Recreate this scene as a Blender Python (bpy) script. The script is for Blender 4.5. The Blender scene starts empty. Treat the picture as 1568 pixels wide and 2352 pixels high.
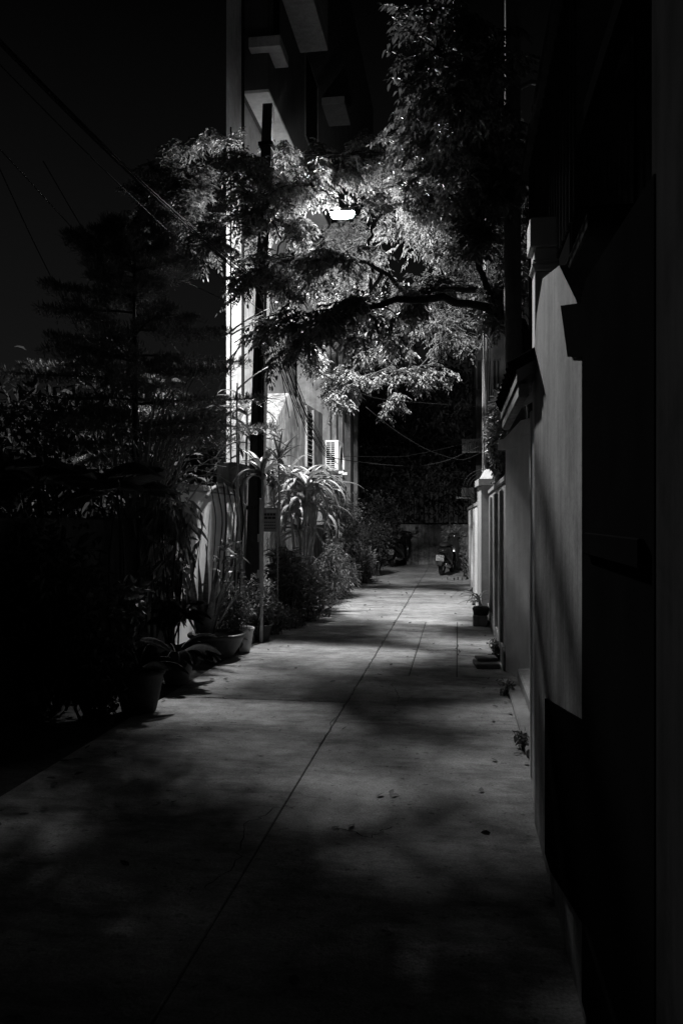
import bpy, math, random
import numpy as np
from mathutils import Vector

# ------------------------------------------------------------------ camera, sky, exposure
sc = bpy.context.scene
COL = sc.collection
random.seed(7); RNG = np.random.default_rng(11)
F = 1829.0                                    # focal length in units of a 1568 x 2352 picture
TH = math.atan(268 / F); SN, CS = math.sin(TH), math.cos(TH)
CAMZ = 1.5
cam = bpy.data.objects.new('camera', bpy.data.cameras.new('camera')); COL.objects.link(cam)
cam.location = (0, 0, CAMZ); cam.rotation_euler = (math.pi / 2, 0, TH)
cam.data.lens = 28; cam.data.sensor_width = 36; cam.data.shift_y = 14 / 2352
cam.data.clip_start = 0.05; cam.data.clip_end = 600
sc.camera = cam

world = bpy.data.worlds.new('World'); sc.world = world; world.use_nodes = True
wn, wl = world.node_tree.nodes, world.node_tree.links
bg = wn['Background']
tc = wn.new('ShaderNodeTexCoord'); sep = wn.new('ShaderNodeSeparateXYZ')
mr = wn.new('ShaderNodeMapRange'); mr.inputs[1].default_value = 0.0; mr.inputs[2].default_value = 0.55
mr.inputs[3].default_value = 1.0; mr.inputs[4].default_value = 0.07
wl.new(tc.outputs['Generated'], sep.inputs[0]); wl.new(sep.outputs['Z'], mr.inputs[0])
cmb = wn.new('ShaderNodeCombineColor')
for i in range(3): wl.new(mr.outputs[0], cmb.inputs[i])
wl.new(cmb.outputs[0], bg.inputs['Color']); bg.inputs['Strength'].default_value = 0.0095

sc.view_settings.view_transform = 'Standard'; sc.view_settings.look = 'None'
sc.view_settings.exposure = 0.0; sc.view_settings.gamma = 1.0
sc.cycles.use_denoising = True
sc.cycles.max_bounces = 6; sc.cycles.diffuse_bounces = 4; sc.cycles.transmission_bounces = 3
sc.cycles.sample_clamp_indirect = 4.0
LAMP_POWER = 8000.0                            # emission strength of the lit lamp tube

# ------------------------------------------------------------------ helpers
def P(x, y, d):
    l = (x - 784) / F * d
    return Vector((-d * SN + l * CS, d * CS + l * SN, CAMZ + (1190 - y) / F * d))
def PX(x, y, X): return P(x, y, X / (-SN + (x - 784) / F * CS))
def PY(x, y, Y): return P(x, y, Y / (CS + (x - 784) / F * SN))
def G(x, y): return P(x, y, F * CAMZ / (y - 1190))

ORG = {}
class MB:
    def __init__(s): s.V = []; s.L = []; s.N = []; s.n = 0
    def add(s, v, faces):
        v = np.asarray(v, dtype=np.float64).reshape(-1, 3)
        for f in faces:
            s.L.append(np.asarray(f, dtype=np.int64) + s.n); s.N.append(np.array([len(f)]))
        s.V.append(v); s.n += len(v)
    def addk(s, v, f):                        # f: (M, k) array
        v = np.asarray(v, dtype=np.float64).reshape(-1, 3)
        s.L.append((f + s.n).reshape(-1)); s.N.append(np.full(len(f), f.shape[1]))
        s.V.append(v); s.n += len(v)
    def box(s, x0, x1, y0, y1, z0, z1, b=0.006, rz=0.0, M=None):
        c = np.array([(x0 + x1) / 2, (y0 + y1) / 2, (z0 + z1) / 2]); h = np.array([x1 - x0, y1 - y0, z1 - z0]) / 2
        b = min(b, h.min() * .45)
        vs = []; idx = {}
        for sx in (-1, 1):
            for sy in (-1, 1):
                for sz in (-1, 1):
                    for k in range(3):
                        q = np.array([sx, sy, sz]) * (h - b); q[k] = [sx, sy, sz][k] * h[k]
                        idx[(sx, sy, sz, k)] = len(vs); vs.append(q)
        fs = []
        for k in range(3):
            a, d = [(1, 2), (0, 2), (0, 1)][k]
            for sk in (-1, 1):
                q = []
                for sa, sd in ((-1, -1), (1, -1), (1, 1), (-1, 1)):
                    t = [0, 0, 0]; t[k] = sk; t[a] = sa; t[d] = sd; q.append(idx[(*t, k)])
                fs.append(q)
        for k in range(3):
            a, d = [(1, 2), (0, 2), (0, 1)][k]
            for sa in (-1, 1):
                for sd in (-1, 1):
                    t0 = [0, 0, 0]; t0[k] = -1; t0[a] = sa; t0[d] = sd; t1 = list(t0); t1[k] = 1
                    fs.append([idx[(*t0, a)], idx[(*t1, a)], idx[(*t1, d)], idx[(*t0, d)]])
        for sx in (-1, 1):
            for sy in (-1, 1):
                for sz in (-1, 1): fs.append([idx[(sx, sy, sz, k)] for k in range(3)])
        V = np.array(vs); out = []
        for f in fs:
            n = np.cross(V[f[1]] - V[f[0]], V[f[2]] - V[f[0]])
            out.append(f if n.dot(V[f].mean(0)) > 0 else f[::-1])
        if rz:
            cc, ss = math.cos(rz), math.sin(rz)
            V = np.column_stack([V[:, 0] * cc - V[:, 1] * ss, V[:, 0] * ss + V[:, 1] * cc, V[:, 2]])
        if M is not None: V = V @ np.asarray(M).T
        s.add(V + c, out)
    def prism(s, poly, z0, z1):
        n = len(poly); v = [(x, y, z0) for x, y in poly] + [(x, y, z1) for x, y in poly]
        fs = [list(range(n))[::-1], list(range(n, 2 * n))] + [[i, (i + 1) % n, n + (i + 1) % n, n + i] for i in range(n)]
        s.add(v, fs)
    def tube(s, pts, r, n=6, caps=True):
        p = np.array([list(q) for q in pts], dtype=float); m = len(p)
        r = np.broadcast_to(np.asarray(r, dtype=float), (m,)) if np.ndim(r) == 0 else np.interp(np.linspace(0, 1, m), np.linspace(0, 1, len(r)), r)
        t = np.gradient(p, axis=0); t /= np.linalg.norm(t, axis=1)[:, None] + 1e-9
        ref = np.array([0, 0, 1.0]) if abs(t[:, 2]).mean() < .8 else np.array([1.0, 0, 0])
        u = np.cross(t, ref); u /= np.linalg.norm(u, axis=1)[:, None] + 1e-9; w = np.cross(t, u)
        a = np.arange(n) / n * 2 * math.pi
        v = p[:, None, :] + r[:, None, None] * (np.cos(a)[None, :, None] * u[:, None, :] + np.sin(a)[None, :, None] * w[:, None, :])
        i = np.arange(m - 1)[:, None] * n; j = np.arange(n)[None, :]; j2 = (j + 1) % n
        f = np.stack([i + j, i + j2, i + n + j2, i + n + j], -1).reshape(-1, 4)
        s.addk(v.reshape(-1, 3), f)
        if caps:
            s.L.append(np.arange(n)[::-1] + s.n - m * n); s.N.append(np.array([n]))
            s.L.append(np.arange(n) + s.n - n); s.N.append(np.array([n]))
    def lathe(s, prof, c, n=24, axis='z', sx=1, sy=1):
        a = np.arange(n) / n * 2 * math.pi; m = len(prof)
        v = np.array([[(r * math.cos(t) * sx, r * math.sin(t) * sy, z) for t in a] for r, z in prof]).reshape(-1, 3)
        if axis == 'x': v = v[:, [2, 0, 1]]
        if axis == 'y': v = v[:, [1, 2, 0]]
        i = np.arange(m - 1)[:, None] * n; j = np.arange(n)[None, :]; j2 = (j + 1) % n
        f = np.stack([i + j, i + j2, i + n + j2, i + n + j], -1).reshape(-1, 4)
        s.addk(v + np.array(list(c)), f)
    def loft(s, secs, n=14, e=2.6, axis='y'):
        # secs: (y, halfwidth, zlow, zhigh) with superellipse sections
        rings = []
        for y, hw, z0, z1 in secs:
            for k in range(n):
                t = k / n * 2 * math.pi; c_, s_ = math.cos(t), math.sin(t)
                rings.append((hw * math.copysign(abs(c_) ** (2 / e), c_), y, (z0 + z1) / 2 + (z1 - z0) / 2 * math.copysign(abs(s_) ** (2 / e), s_)))
        m = len(secs); i = np.arange(m - 1)[:, None] * n; j = np.arange(n)[None, :]; j2 = (j + 1) % n
        f = np.stack([i + j, i + j2, i + n + j2, i + n + j], -1).reshape(-1, 4)
        st = s.n; s.addk(np.array(rings), f)
        s.L.append(np.arange(n)[::-1] + st); s.N.append(np.array([n]))
        s.L.append(np.arange(n) + st + (m - 1) * n); s.N.append(np.array([n]))
    def leaves(s, b, d, up, L, w, droop=.15, fold=.18):
        N = len(b); nz = lambda a: a / (np.linalg.norm(a, axis=1)[:, None] + 1e-9)
        d = nz(d); sd = nz(np.cross(d, up)); u = np.cross(sd, d)
        L = np.broadcast_to(L, (N,))[:, None]; w = np.broadcast_to(w, (N,))[:, None]
        z = np.array([0, 0, 1.0])
        p = lambda a, q, f: b + d * L * a + sd * w * q + u * w * f - z * L * droop * a * a
        v = np.stack([p(0, 0, 0), p(.32, .5, fold), p(.72, .36, fold * .8), p(1, 0, 0), p(.72, -.36, fold * .8), p(.32, -.5, fold)], 1)
        k = np.arange(N)[:, None] * 6
        s.addk(v.reshape(-1, 3), np.concatenate([k + np.array([0, 1, 2, 3]), k + np.array([0, 3, 4, 5])]))
    def strap(s, b, az, el, L, w, droop=1.0, nseg=7, wav=.0, tipw=.05):
        # a long curved leaf; el = start elevation, droop = how far it bends down (radians)
        b = np.array(list(b), dtype=float); h = np.array([math.cos(az), math.sin(az), 0]); sd = np.array([-math.sin(az), math.cos(az), 0])
        p = b.copy(); vs = []
        for k in range(nseg + 1):
            t = k / nseg; e = el - droop * t ** 1.4
            wk = w * max(tipw, math.sin(math.pi * min(1, .12 + .88 * t) ** .75) if t < 1 else tipw)
            up = np.array([-h[0] * math.sin(e), -h[1] * math.sin(e), math.cos(e)])
            o = sd * wav * math.sin(t * 7 + az * 3) * L
            vs += [p + o - sd * wk / 2 + up * wk * .22, p + o, p + o + sd * wk / 2 + up * wk * .22]
            e2 = el - droop * ((k + .5) / nseg) ** 1.4
            p = p + (h * math.cos(e2) + np.array([0, 0, math.sin(e2)])) * L / nseg
        fs = []
        for k in range(nseg):
            a = k * 3; fs += [[a, a + 1, a + 4, a + 3], [a + 1, a + 2, a + 5, a + 4]]
        s.addk(np.array(vs), np.array(fs))
    def build(s, name, m, parent=None, smooth=False):
        V = np.concatenate(s.V); L = np.concatenate(s.L); N = np.concatenate(s.N)
        if parent is not None: o0 = np.array(ORG[parent.name])
        else:
            mn, mx = V.min(0), V.max(0); o0 = np.array([(mn[0] + mx[0]) / 2, (mn[1] + mx[1]) / 2, mn[2]])
        me = bpy.data.meshes.new(name); V = V - o0
        me.vertices.add(len(V)); me.vertices.foreach_set('co', V.astype(np.float32).ravel())
        me.loops.add(len(L)); me.loops.foreach_set('vertex_index', L.astype(np.int32))
        me.polygons.add(len(N)); me.polygons.foreach_set('loop_start', np.concatenate([[0], np.cumsum(N)[:-1]]).astype(np.int32))
        me.polygons.foreach_set('use_smooth', np.full(len(N), bool(smooth)))
        me.update(calc_edges=True); me.validate()
        me.materials.append(m)
        o = bpy.data.objects.new(name, me); COL.objects.link(o)
        if parent is not None: o.parent = parent
        else: o.location = o0
        ORG[o.name] = tuple(o0)
        return o

def tag(o, label, cat, group=None):
    o['label'] = label; o['category'] = cat
    if group: o['group'] = group
    return o
def thing(name, loc, label, cat, group=None):
    o = bpy.data.objects.new(name, None); COL.objects.link(o); o.location = loc; o.empty_display_size = .1
    ORG[o.name] = tuple(loc); return tag(o, label, cat, group)
def dup(root, loc, rz, label, group=None):
    def cp(o, par):
        c = o.copy(); COL.objects.link(c)
        if par is not None: c.parent = par
        for ch in list(o.children): cp(ch, c)
        return c
    r = cp(root, None); r.location = loc; r.rotation_euler.z = rz; r['label'] = label
    if group: r['group'] = group
    return r
def struct(o): o['kind'] = 'structure'; return o

# ------------------------------------------------------------------ materials (all neutral: the photograph is black and white)
def mat(name, c, rough=.85, var=.35, scale=4.0, stretch=(1, 1, 1), bump=.0, bscale=40, spec=.3, streak=0.0, island=0.0, transl=0.0, metal=0.0, wave=None, grit=0.0):
    m = bpy.data.materials.new(name); m.use_nodes = True
    n, l = m.node_tree.nodes, m.node_tree.links; b = n['Principled BSDF']; out = n['Material Output']
    t = n.new('ShaderNodeTexCoord')
    def noise(sc_, st, det=7, r=.6):
        mp = n.new('ShaderNodeMapping'); mp.inputs['Scale'].default_value = st
        z = n.new('ShaderNodeTexNoise'); z.inputs['Scale'].default_value = sc_; z.inputs['Detail'].default_value = det; z.inputs['Roughness'].default_value = r
        l.new(t.outputs['Object'], mp.inputs[0]); l.new(mp.outputs[0], z.inputs['Vector']); return z.outputs[0]
    def rng(sock, a, b_, lo=.3, hi=.7):
        r = n.new('ShaderNodeMapRange'); r.inputs[1].default_value = lo; r.inputs[2].default_value = hi; r.inputs[3].default_value = a; r.inputs[4].default_value = b_
        l.new(sock, r.inputs[0]); return r.outputs[0]
    def mul(a, b_):
        q = n.new('ShaderNodeMath'); q.operation = 'MULTIPLY'; l.new(a, q.inputs[0])
        if hasattr(b_, 'node'): l.new(b_, q.inputs[1])
        else: q.inputs[1].default_value = b_
        return q.outputs[0]
    v = rng(noise(scale, stretch), c * (1 - var), c * (1 + var))
    if streak: v = mul(v, rng(noise(5, (2.2, 2.2, .18)), 1 - streak, 1.0, .38, .62))
    if streak: v = mul(v, rng(noise(1.3, (1, 1, 1), 9, .75), 1 - streak * .8, 1.0, .42, .52))
    if grit:
        v = mul(v, rng(noise(7, (1, 1, 1), 9, .7), 1 - grit * .5, 1 + grit * .5, .35, .65))
        v = mul(v, rng(noise(90, (1, 1, 1), 4, .7), 1 - grit * .7, 1 + grit * .7, .3, .7))
        v = mul(v, rng(noise(23, (1, 1, 1), 3, .5), 1 - grit, 1.0, .28, .36))
        v = mul(v, rng(noise(2.2, (.5, 1.6, 1), 8, .75), 1 - grit * .8, 1.0, .4, .52))
    if island:
        g = n.new('ShaderNodeNewGeometry'); v = mul(v, rng(g.outputs['Random Per Island'], 1 - island, 1 + island, 0, 1))
    cc = n.new('ShaderNodeCombineColor')
    for i in range(3): l.new(v, cc.inputs[i])
    l.new(cc.outputs[0], b.inputs['Base Color'])
    b.inputs['Roughness'].default_value = rough; b.inputs['Metallic'].default_value = metal
    b.inputs['Specular IOR Level'].default_value = spec
    if bump or wave:
        bp = n.new('ShaderNodeBump'); bp.inputs['Strength'].default_value = 1; bp.inputs['Distance'].default_value = bump or .01
        if wave:
            w = n.new('ShaderNodeTexWave'); w.bands_direction = wave[0]; w.inputs['Scale'].default_value = wave[1]; w.inputs['Distortion'].default_value = 0
            l.new(t.outputs['Object'], w.inputs['Vector']); l.new(w.outputs['Fac'], bp.inputs['Height'])
        else: l.new(noise(bscale, (1, 1, 1), 8, .65), bp.inputs['Height'])
        l.new(bp.outputs[0], b.inputs['Normal'])
    if transl:
        tr = n.new('ShaderNodeBsdfTranslucent'); mx = n.new('ShaderNodeMixShader'); mx.inputs[0].default_value = transl
        l.new(cc.outputs[0], tr.inputs[0]); l.new(b.outputs[0], mx.inputs[1]); l.new(tr.outputs[0], mx.inputs[2]); l.new(mx.outputs[0], out.inputs[0])
    return m
M_road = mat('concrete_road', .26, .92, .32, .8, bump=.008, bscale=30, spec=.15, grit=.5)
M_crack = mat('dark_joint_dirt', .03, .95, .3)
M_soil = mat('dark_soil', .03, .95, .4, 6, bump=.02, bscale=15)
M_plaster = mat('stained_plaster', .38, .9, .15, 2.0, bump=.003, bscale=30, streak=.35, spec=.2, grit=.22)
M_plaster_w = mat('white_painted_plaster', .74, .85, .1, 3.0, bump=.002, bscale=40, streak=.12, spec=.2)
M_endwall = mat('mottled_old_wall', .24, .95, .4, 5, bump=.02, bscale=9, streak=.5, spec=.05, grit=.5)
M_panel = mat('panel_plaster', .44, .95, .12, 2.5, spec=.05, streak=.3, grit=.25, bump=.0015, bscale=25)
M_pillar = mat('pillar_paint', .33, .85, .1, 3.0, bump=.002, bscale=40, streak=.15, spec=.1, grit=.15)
M_plaster_d = mat('dim_plaster', .3, .9, .2, 2.0, bump=.003, bscale=30, streak=.25, spec=.2, grit=.22)
M_plaster_old = mat('weathered_plaster', .34, .92, .25, 3.0, bump=.006, bscale=14, streak=.6, spec=.15, grit=.22)
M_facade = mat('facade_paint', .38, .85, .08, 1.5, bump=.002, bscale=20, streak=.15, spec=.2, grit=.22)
M_facade_d = mat('shaded_facade_paint', .09, .85, .1, 1.5, bump=.002, bscale=20, streak=.2, spec=.2)  # facade paint darkened to stand for the unlit upper floors
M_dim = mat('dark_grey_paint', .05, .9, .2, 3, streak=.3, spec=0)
M_leafb = mat('shaded_leaf', .03, .6, .3, 3, island=.4, spec=.2)  # leaf tone darkened to stand for shade on far and near-left plants
M_blackwall = mat('near_black_wall', .014, .95, .3, 3, streak=.3, spec=0)  # very dark even tone for the house wall and gate roof tiles
M_dark = mat('dark_opening', .012, .8, .2, spec=0)
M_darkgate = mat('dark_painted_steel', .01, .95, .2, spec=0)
M_poledark = mat('shaded_pole_concrete', .07, .95, .25, 5, bump=.003, bscale=30, streak=.3, spec=.1)  # pole concrete darkened to stand for its unlit side
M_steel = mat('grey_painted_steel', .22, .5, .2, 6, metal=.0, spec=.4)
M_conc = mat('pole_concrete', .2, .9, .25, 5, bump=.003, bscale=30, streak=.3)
M_sheet = mat('corrugated_sheet', .3, .55, .15, 3, wave=('Y', 6.5), bump=.02, streak=.25)
M_sheetx = mat('corrugated_roofing', .16, .6, .2, 3, wave=('X', 6.5), bump=.02, streak=.25)
M_net = mat('shade_sheet', .45, .7, .2, 3, wave=('Y', 12), bump=.008, streak=.4)
M_ac = mat('aircon_casing', .6, .5, .06, 3, streak=.12)
M_rubber = mat('black_rubber', .015, .6, .2)
M_cable = mat('black_cable', .008, .6, .2, spec=.08)
M_bark = mat('bark', .03, .9, .4, 9, bump=.01, bscale=18)
M_barkl = mat('pale_stem', .36, .7, .3, 12, bump=.004, bscale=40, spec=.4)
M_leaf = mat('tree_leaf', .13, .55, .2, 2, island=.45, transl=.25, spec=.3)
M_leafd = mat('shrub_leaf', .13, .45, .3, 3, island=.4, transl=.15, spec=.45)
M_leafs = mat('strap_leaf', .16, .4, .3, 3, island=.35, transl=.2, spec=.5)
M_straplit = mat('lamplit_strap_leaf', .3, .45, .2, 3, island=.25, transl=.2, spec=.4)  # strap leaf colour lightened to stand for lamp light on it
M_snake = mat('snake_plant_leaf', .12, .4, .5, 9, stretch=(1, 1, 4), island=.2, transl=.05, spec=.5)
M_needle = mat('pine_needle', .15, .5, .3, 3, island=.35, transl=.1, spec=.4)
M_pot = mat('old_glazed_pot', .045, .5, .35, 7, bump=.004, bscale=25, streak=.3, spec=.4)
M_potd = mat('dark_clay_pot', .02, .6, .35, 7, bump=.006, bscale=18, streak=.4, spec=.2)
M_potl = mat('pale_pot', .4, .5, .2, 7, streak=.4, spec=.4)
M_bike = mat('black_bike_paint', .015, .15, .1, spec=.6)
M_chrome = mat('chrome', .5, .2, .1, metal=1.0)
M_plate = mat('plate_white', .4, .5, .05)
M_ink = mat('black_ink', .02, .6, .1)
M_brick = mat('old_brick', .16, .9, .3, 8, bump=.006, bscale=30)
M_sack = mat('pale_sack', .2, .8, .2, 10, bump=.01, bscale=12)
M_sign = mat('printed_sign', .22, .6, .15, 12)
M_lamp = bpy.data.materials.new('lit_lamp'); M_lamp.use_nodes = True
_b = M_lamp.node_tree.nodes['Principled BSDF']; _b.inputs['Base Color'].default_value = (.8, .8, .8, 1)
_b.inputs['Emission Color'].default_value = (1, 1, 1, 1); _b.inputs['Emission Strength'].default_value = LAMP_POWER

# ------------------------------------------------------------------ ground and alley
b = MB(); b.box(-160, 160, -60, 260, -.4, -.012, 0); struct(b.build('ground', M_soil))
b = MB()
SEAM = -.9
ys_l = [-6, 6.42, 11.6, 16.45, 19.4, 26.0]
for a, c in zip(ys_l[:-1], ys_l[1:]): b.box(-2.44, SEAM - .004, a + .005, c - .005, -.1, 0, .004)
ys_r = [-6, 7.6, 8.95, 10.3, 11.6, 14.2, 17.2, 19.4, 26.0]
for a, c in zip(ys_r[:-1], ys_r[1:]):
    if 7 < a < 11:
        for x0, x1 in ((SEAM + .004, -.47), (-.46, -.02), (-.01, 1.2)): b.box(x0, x1, a + .006, c - .006, -.1, 0, .005)
    else: b.box(SEAM + .004, 1.2, a + .005, c - .005, -.1, 0, .004)
road = struct(b.build('road', M_road))
def crack(pts, w):
    q = []
    for i in range(len(pts) - 1):
        for k in range(10):
            t = k / 10; q.append(np.array(pts[i]) * (1 - t) + np.array(pts[i + 1]) * t + RNG.normal(0, .012, 2))
    q.append(np.array(pts[-1])); q = np.array(q); t = np.gradient(q, axis=0); t /= np.linalg.norm(t, axis=1)[:, None]
    nrm = np.column_stack([-t[:, 1], t[:, 0]]); ww = w * (.4 + .9 * RNG.random(len(q)))[:, None]
    v = np.concatenate([np.column_stack([q - nrm * ww, np.full(len(q), .003)]), np.column_stack([q + nrm * ww, np.full(len(q), .003)])])
    i = np.arange(len(q) - 1)[:, None]; cb.addk(v, np.concatenate([i, i + 1, i + 1 + len(q), i + len(q)], 1))
cb = MB()
def gpt(x, y): p = G(x, y); return (p.x, p.y)
crack([gpt(930, 1528), gpt(1010, 1528), gpt(1075, 1533)], .010)
crack([gpt(945, 1492), gpt(1000, 1494), gpt(1050, 1494)], .012)
crack([gpt(1050, 1480), gpt(1053, 1505), gpt(1130, 1512)], .008)
crack([gpt(640, 1855), gpt(560, 1900), gpt(540, 1990), gpt(470, 2040)], .003)
crack([gpt(900, 1570), gpt(915, 1600), gpt(905, 1640)], .003)
crack([gpt(1000, 1345), gpt(1040, 1352), gpt(1080, 1362)], .012)
crack([gpt(770, 1900), gpt(850, 1925), gpt(900, 1900)], .003)
crack([(SEAM + .006 * math.sin(y), y) for y in np.arange(5.2, 19.5, 1.1)], .003)
crack([(x, 6.42 + .01 * math.sin(3 * x)) for x in np.linspace(-2.1, SEAM, 4)], .007)
crack([(x, 8.9 + .02 * math.sin(4 * x)) for x in np.linspace(-2.3, -1.2, 3)], .004)
crack([(x, 16.45) for x in np.linspace(-2.4, .2, 4)], .012)
cr = cb.build('crack', M_crack, road)
b = MB()
for a in np.arange(8.6, 25, 1.3): b.box(-2.56, -2.445, a, a + 1.29, -.1, .09 + random.uniform(-.012, .012), .02)
struct(b.build('kerb', M_conc))

# ------------------------------------------------------------------ right side: walls, pillars, gate
XR = .465
b = MB(); b.box(XR, .66, 7.95, 12.35, 0, 1.86, .01)
w = b.build('boundary_wall', M_plaster_d); tag(w, 'plain dim plastered wall with vertical pilasters between the white pillar and the capped grey pillar', 'wall')
for y, wd in ((8.5, .3), (9.7, .3), (11.2, .3)):
    b = MB(); b.box(XR - .04, XR + .02, y, y + wd, .12, 1.8, .012); b.build('pilaster', M_plaster, w)
b = MB(); b.box(XR - .02, .68, 7.95, 12.35, 1.862, 1.93, .012); b.build('coping', M_plaster_d, w)
b = MB(); b.box(XR - .03, XR - .002, 7.95, 12.35, 0, .2, .01); b.build('plinth', M_plaster_old, w)
def pillar(label, poly, h, m, grooves=()):
    cx, cy = sum(p[0] for p in poly) / 4, sum(p[1] for p in poly) / 4
    off = lambda e: [(x + math.copysign(e, x - cx), y + math.copysign(e, y - cy)) for x, y in poly]
    t = thing('gate_pillar', (cx, cy, 0), label, 'pillar')
    b = MB(); zs = [0] + list(grooves) + [h]
    for a, c in zip(zs[:-1], zs[1:]): b.prism(poly, a, c - (.025 if c != h else 0))
    if grooves: b.prism(off(-.03), .01, h - .01)
    b.build('shaft', m, t)
    b = MB(); o = off(.07); b.prism(o, h + .002, h + .1); i = off(.02)
    v = [(x, y, h + .101) for x, y in i] + [(x * .4 + cx * .6, y * .4 + cy * .6, h + .26) for x, y in i]
    b.add(v, [[0, 1, 5, 4], [1, 2, 6, 5], [2, 3, 7, 6], [3, 0, 4, 7], [4, 5, 6, 7]]); b.build('cap', m, t); return t
pillar('bright white pillar with grooved blocks and a lit cap beside the utility pole', [(.375, 12.4), (.57, 12.4), (.6, 13.1), (.335, 13.1)], 2.0, M_pillar, (.24, .9, 1.42))
pillar('grey gate pillar with pyramid cap below the sloping gate roof', [(.69, 7.3), (.8, 7.3), (.8, 7.93), (.455, 7.93)], 2.17, M_plaster_w)
# recessed gate between the grey pillar and the near panel
t = thing('side_gate', (.7, 5.7, 0), 'recessed grey gate with a stepped brick foot under the small gate roof', 'gate')
b = MB(); b.box(.7, .76, 4.06, 7.28, .16, 2.12, .006); b.build('leaf_panel', M_steel, t)
for y in (4.3, 5.2, 6.1, 7.0):
    b = MB(); b.box(.675, .699, y, y + .05, .2, 2.08, .006); b.build('rib', M_steel, t)
b = MB(); b.box(.42, .76, 5.1, 7.28, 0, .05, .012); b.box(.52, .76, 4.06, 7.28, .051, .155, .012); b.build('step', M_brick, t)
b = MB(); b.box(.43, .62, 4.4, 4.62, .0, 2.1, .012); b.build('jamb', M_pillar, t)
b = MB(); b.box(.41, .435, 4.7, 4.76, .0, 2.12, .01); b.build('downpipe', M_plaster_w, t)
# small gate roof
t = thing('gate_roof', (.5, 4.6, 2.15), 'small sloping tiled roof jutting out over the gate', 'roof')
b = MB()
b.add([(.28, 3.95, 2.16), (.28, 5.45, 2.16), (.75, 5.45, 2.42), (.75, 3.95, 2.42), (.28, 3.95, 2.22), (.28, 5.45, 2.22), (.75, 5.45, 2.48), (.75, 3.95, 2.48)],
      [[0, 1, 2, 3], [7, 6, 5, 4], [0, 4, 5, 1], [1, 5, 6, 2], [3, 2, 6, 7], [0, 3, 7, 4]]); b.build('slab', M_plaster_d, t)
b = MB()
for k in range(9):
    y = 3.98 + k * .165; b.tube([(.26, y + .05, 2.235), (.74, y + .05, 2.5)], .045, 7)
b.build('tile', M_blackwall, t)
b = MB(); b.box(.29, .34, 3.97, 5.43, 2.09, 2.158, .008); b.build('fascia', M_plaster, t)
# near wall panel with a block on top, dark gate and near wall
t = thing('gate_wall', (.5, 3.3, 0), 'tall pale near wall panel with its top cut to the lit patch beside the black gate', 'wall')
def plate(pix, X, th=.008):
    q = [PX(x, y, X) for x, y in pix]; n = len(q); b = MB()
    v = [(X, p.y, p.z) for p in q] + [(X + th, p.y, p.z) for p in q]
    b.add(v, [list(range(n)), list(range(n, 2 * n))[::-1]] + [[i, n + i, n + (i + 1) % n, (i + 1) % n] for i in range(n)]); return b
b = plate([(1345, 2500), (1345, 800), (1322, 690), (1283, 610), (1245, 640), (1232, 720), (1226, 800), (1226, 1990), (1260, 2010)], .37, .03); b.build('panel', M_panel, t)  # sloping top is shaped to the edge of a patch of light
t2 = thing('gate_pillar', (.45, 4.35, 0), 'dim near pillar with a square block on a narrow moulded neck', 'pillar')
b = MB(); b.box(.366, .505, 4.2, 4.4, 2.9, 3.05, .006); b.build('block', M_plaster_w, t2)
b = MB(); b.box(.388, .503, 4.22, 4.39, 2.78, 2.899, .008); b.box(.378, .51, 4.21, 4.4, 2.8, 2.815, .004); b.box(.381, .508, 4.212, 4.398, 2.825, 2.835, .003); b.build('neck', M_plaster_w, t2)
b = MB(); b.box(.392, .52, 4.225, 4.385, 0, 2.779, .008); b.build('shaft', M_plaster_w, t2)
b = plate([(1250, 1604), (1335, 1655), (1335, 2120), (1262, 2000), (1250, 1960)], .361); b.build('foot_shadow_plate', M_darkgate, t)  # dark plate standing for the slanting shadow across the panel's foot
t = thing('steel_gate', (.36, 2.0, 0), 'tall black steel gate with an added shadow-shaped step at the right edge', 'gate')
b = plate([(1335, 2300), (1335, 820), (1302, 820), (1286, 702), (1330, 696), (1345, 640), (1500, 400), (1500, 2900)], .358); b.build('leaf_panel', M_darkgate, t)  # step drawn into the dark leaf to stand for a boxy cast shadow
b = MB()
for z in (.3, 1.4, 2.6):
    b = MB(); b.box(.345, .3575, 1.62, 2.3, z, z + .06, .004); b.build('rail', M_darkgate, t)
b = MB(); b.box(.36, .8, -3, 1.58, 0, 3.2, .01)
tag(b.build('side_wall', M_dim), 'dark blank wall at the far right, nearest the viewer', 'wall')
# house behind the right walls, barred balcony cage
t = thing('house', (1.6, 3.5, 0), 'dark house over the right wall with a barred balcony cage', 'house')
b = MB(); b.box(.95, 6, -3, 7.0, 0, 8.5, .01); b.build('wall', M_blackwall, t)
b = MB(); b.box(.55, .95, 3.9, 7.2, 4.5, 4.62, .01); b.build('balcony_slab', M_dim, t)
for y in np.arange(4.3, 7.0, .14):
    b = MB(); b.tube([(.6, y, 3.1), (.6, y, 4.5)], .008, 6); b.build('bar', M_dim, t)
for x in np.arange(.64, .95, .1):
    b = MB(); b.tube([(x, 6.98, 3.1), (x, 6.98, 4.5)], .008, 6); b.build('bar', M_dim, t)
for z in (3.12, 4.46):
    b = MB(); b.tube([(.95, 6.96, z), (.61, 6.96, z), (.61, 4.3, z), (.95, 4.3, z)], .01, 6); b.build('cage_rail', M_darkgate, t)
b = MB(); b.box(.66, .95, 4.25, 7.0, 3.0, 3.09, .01); b.build('cage_floor', M_dim, t)
b = MB(); b.box(.94, .948, 4.5, 6.6, 3.15, 4.4, .002); b.build('window', M_dark, t)
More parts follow.
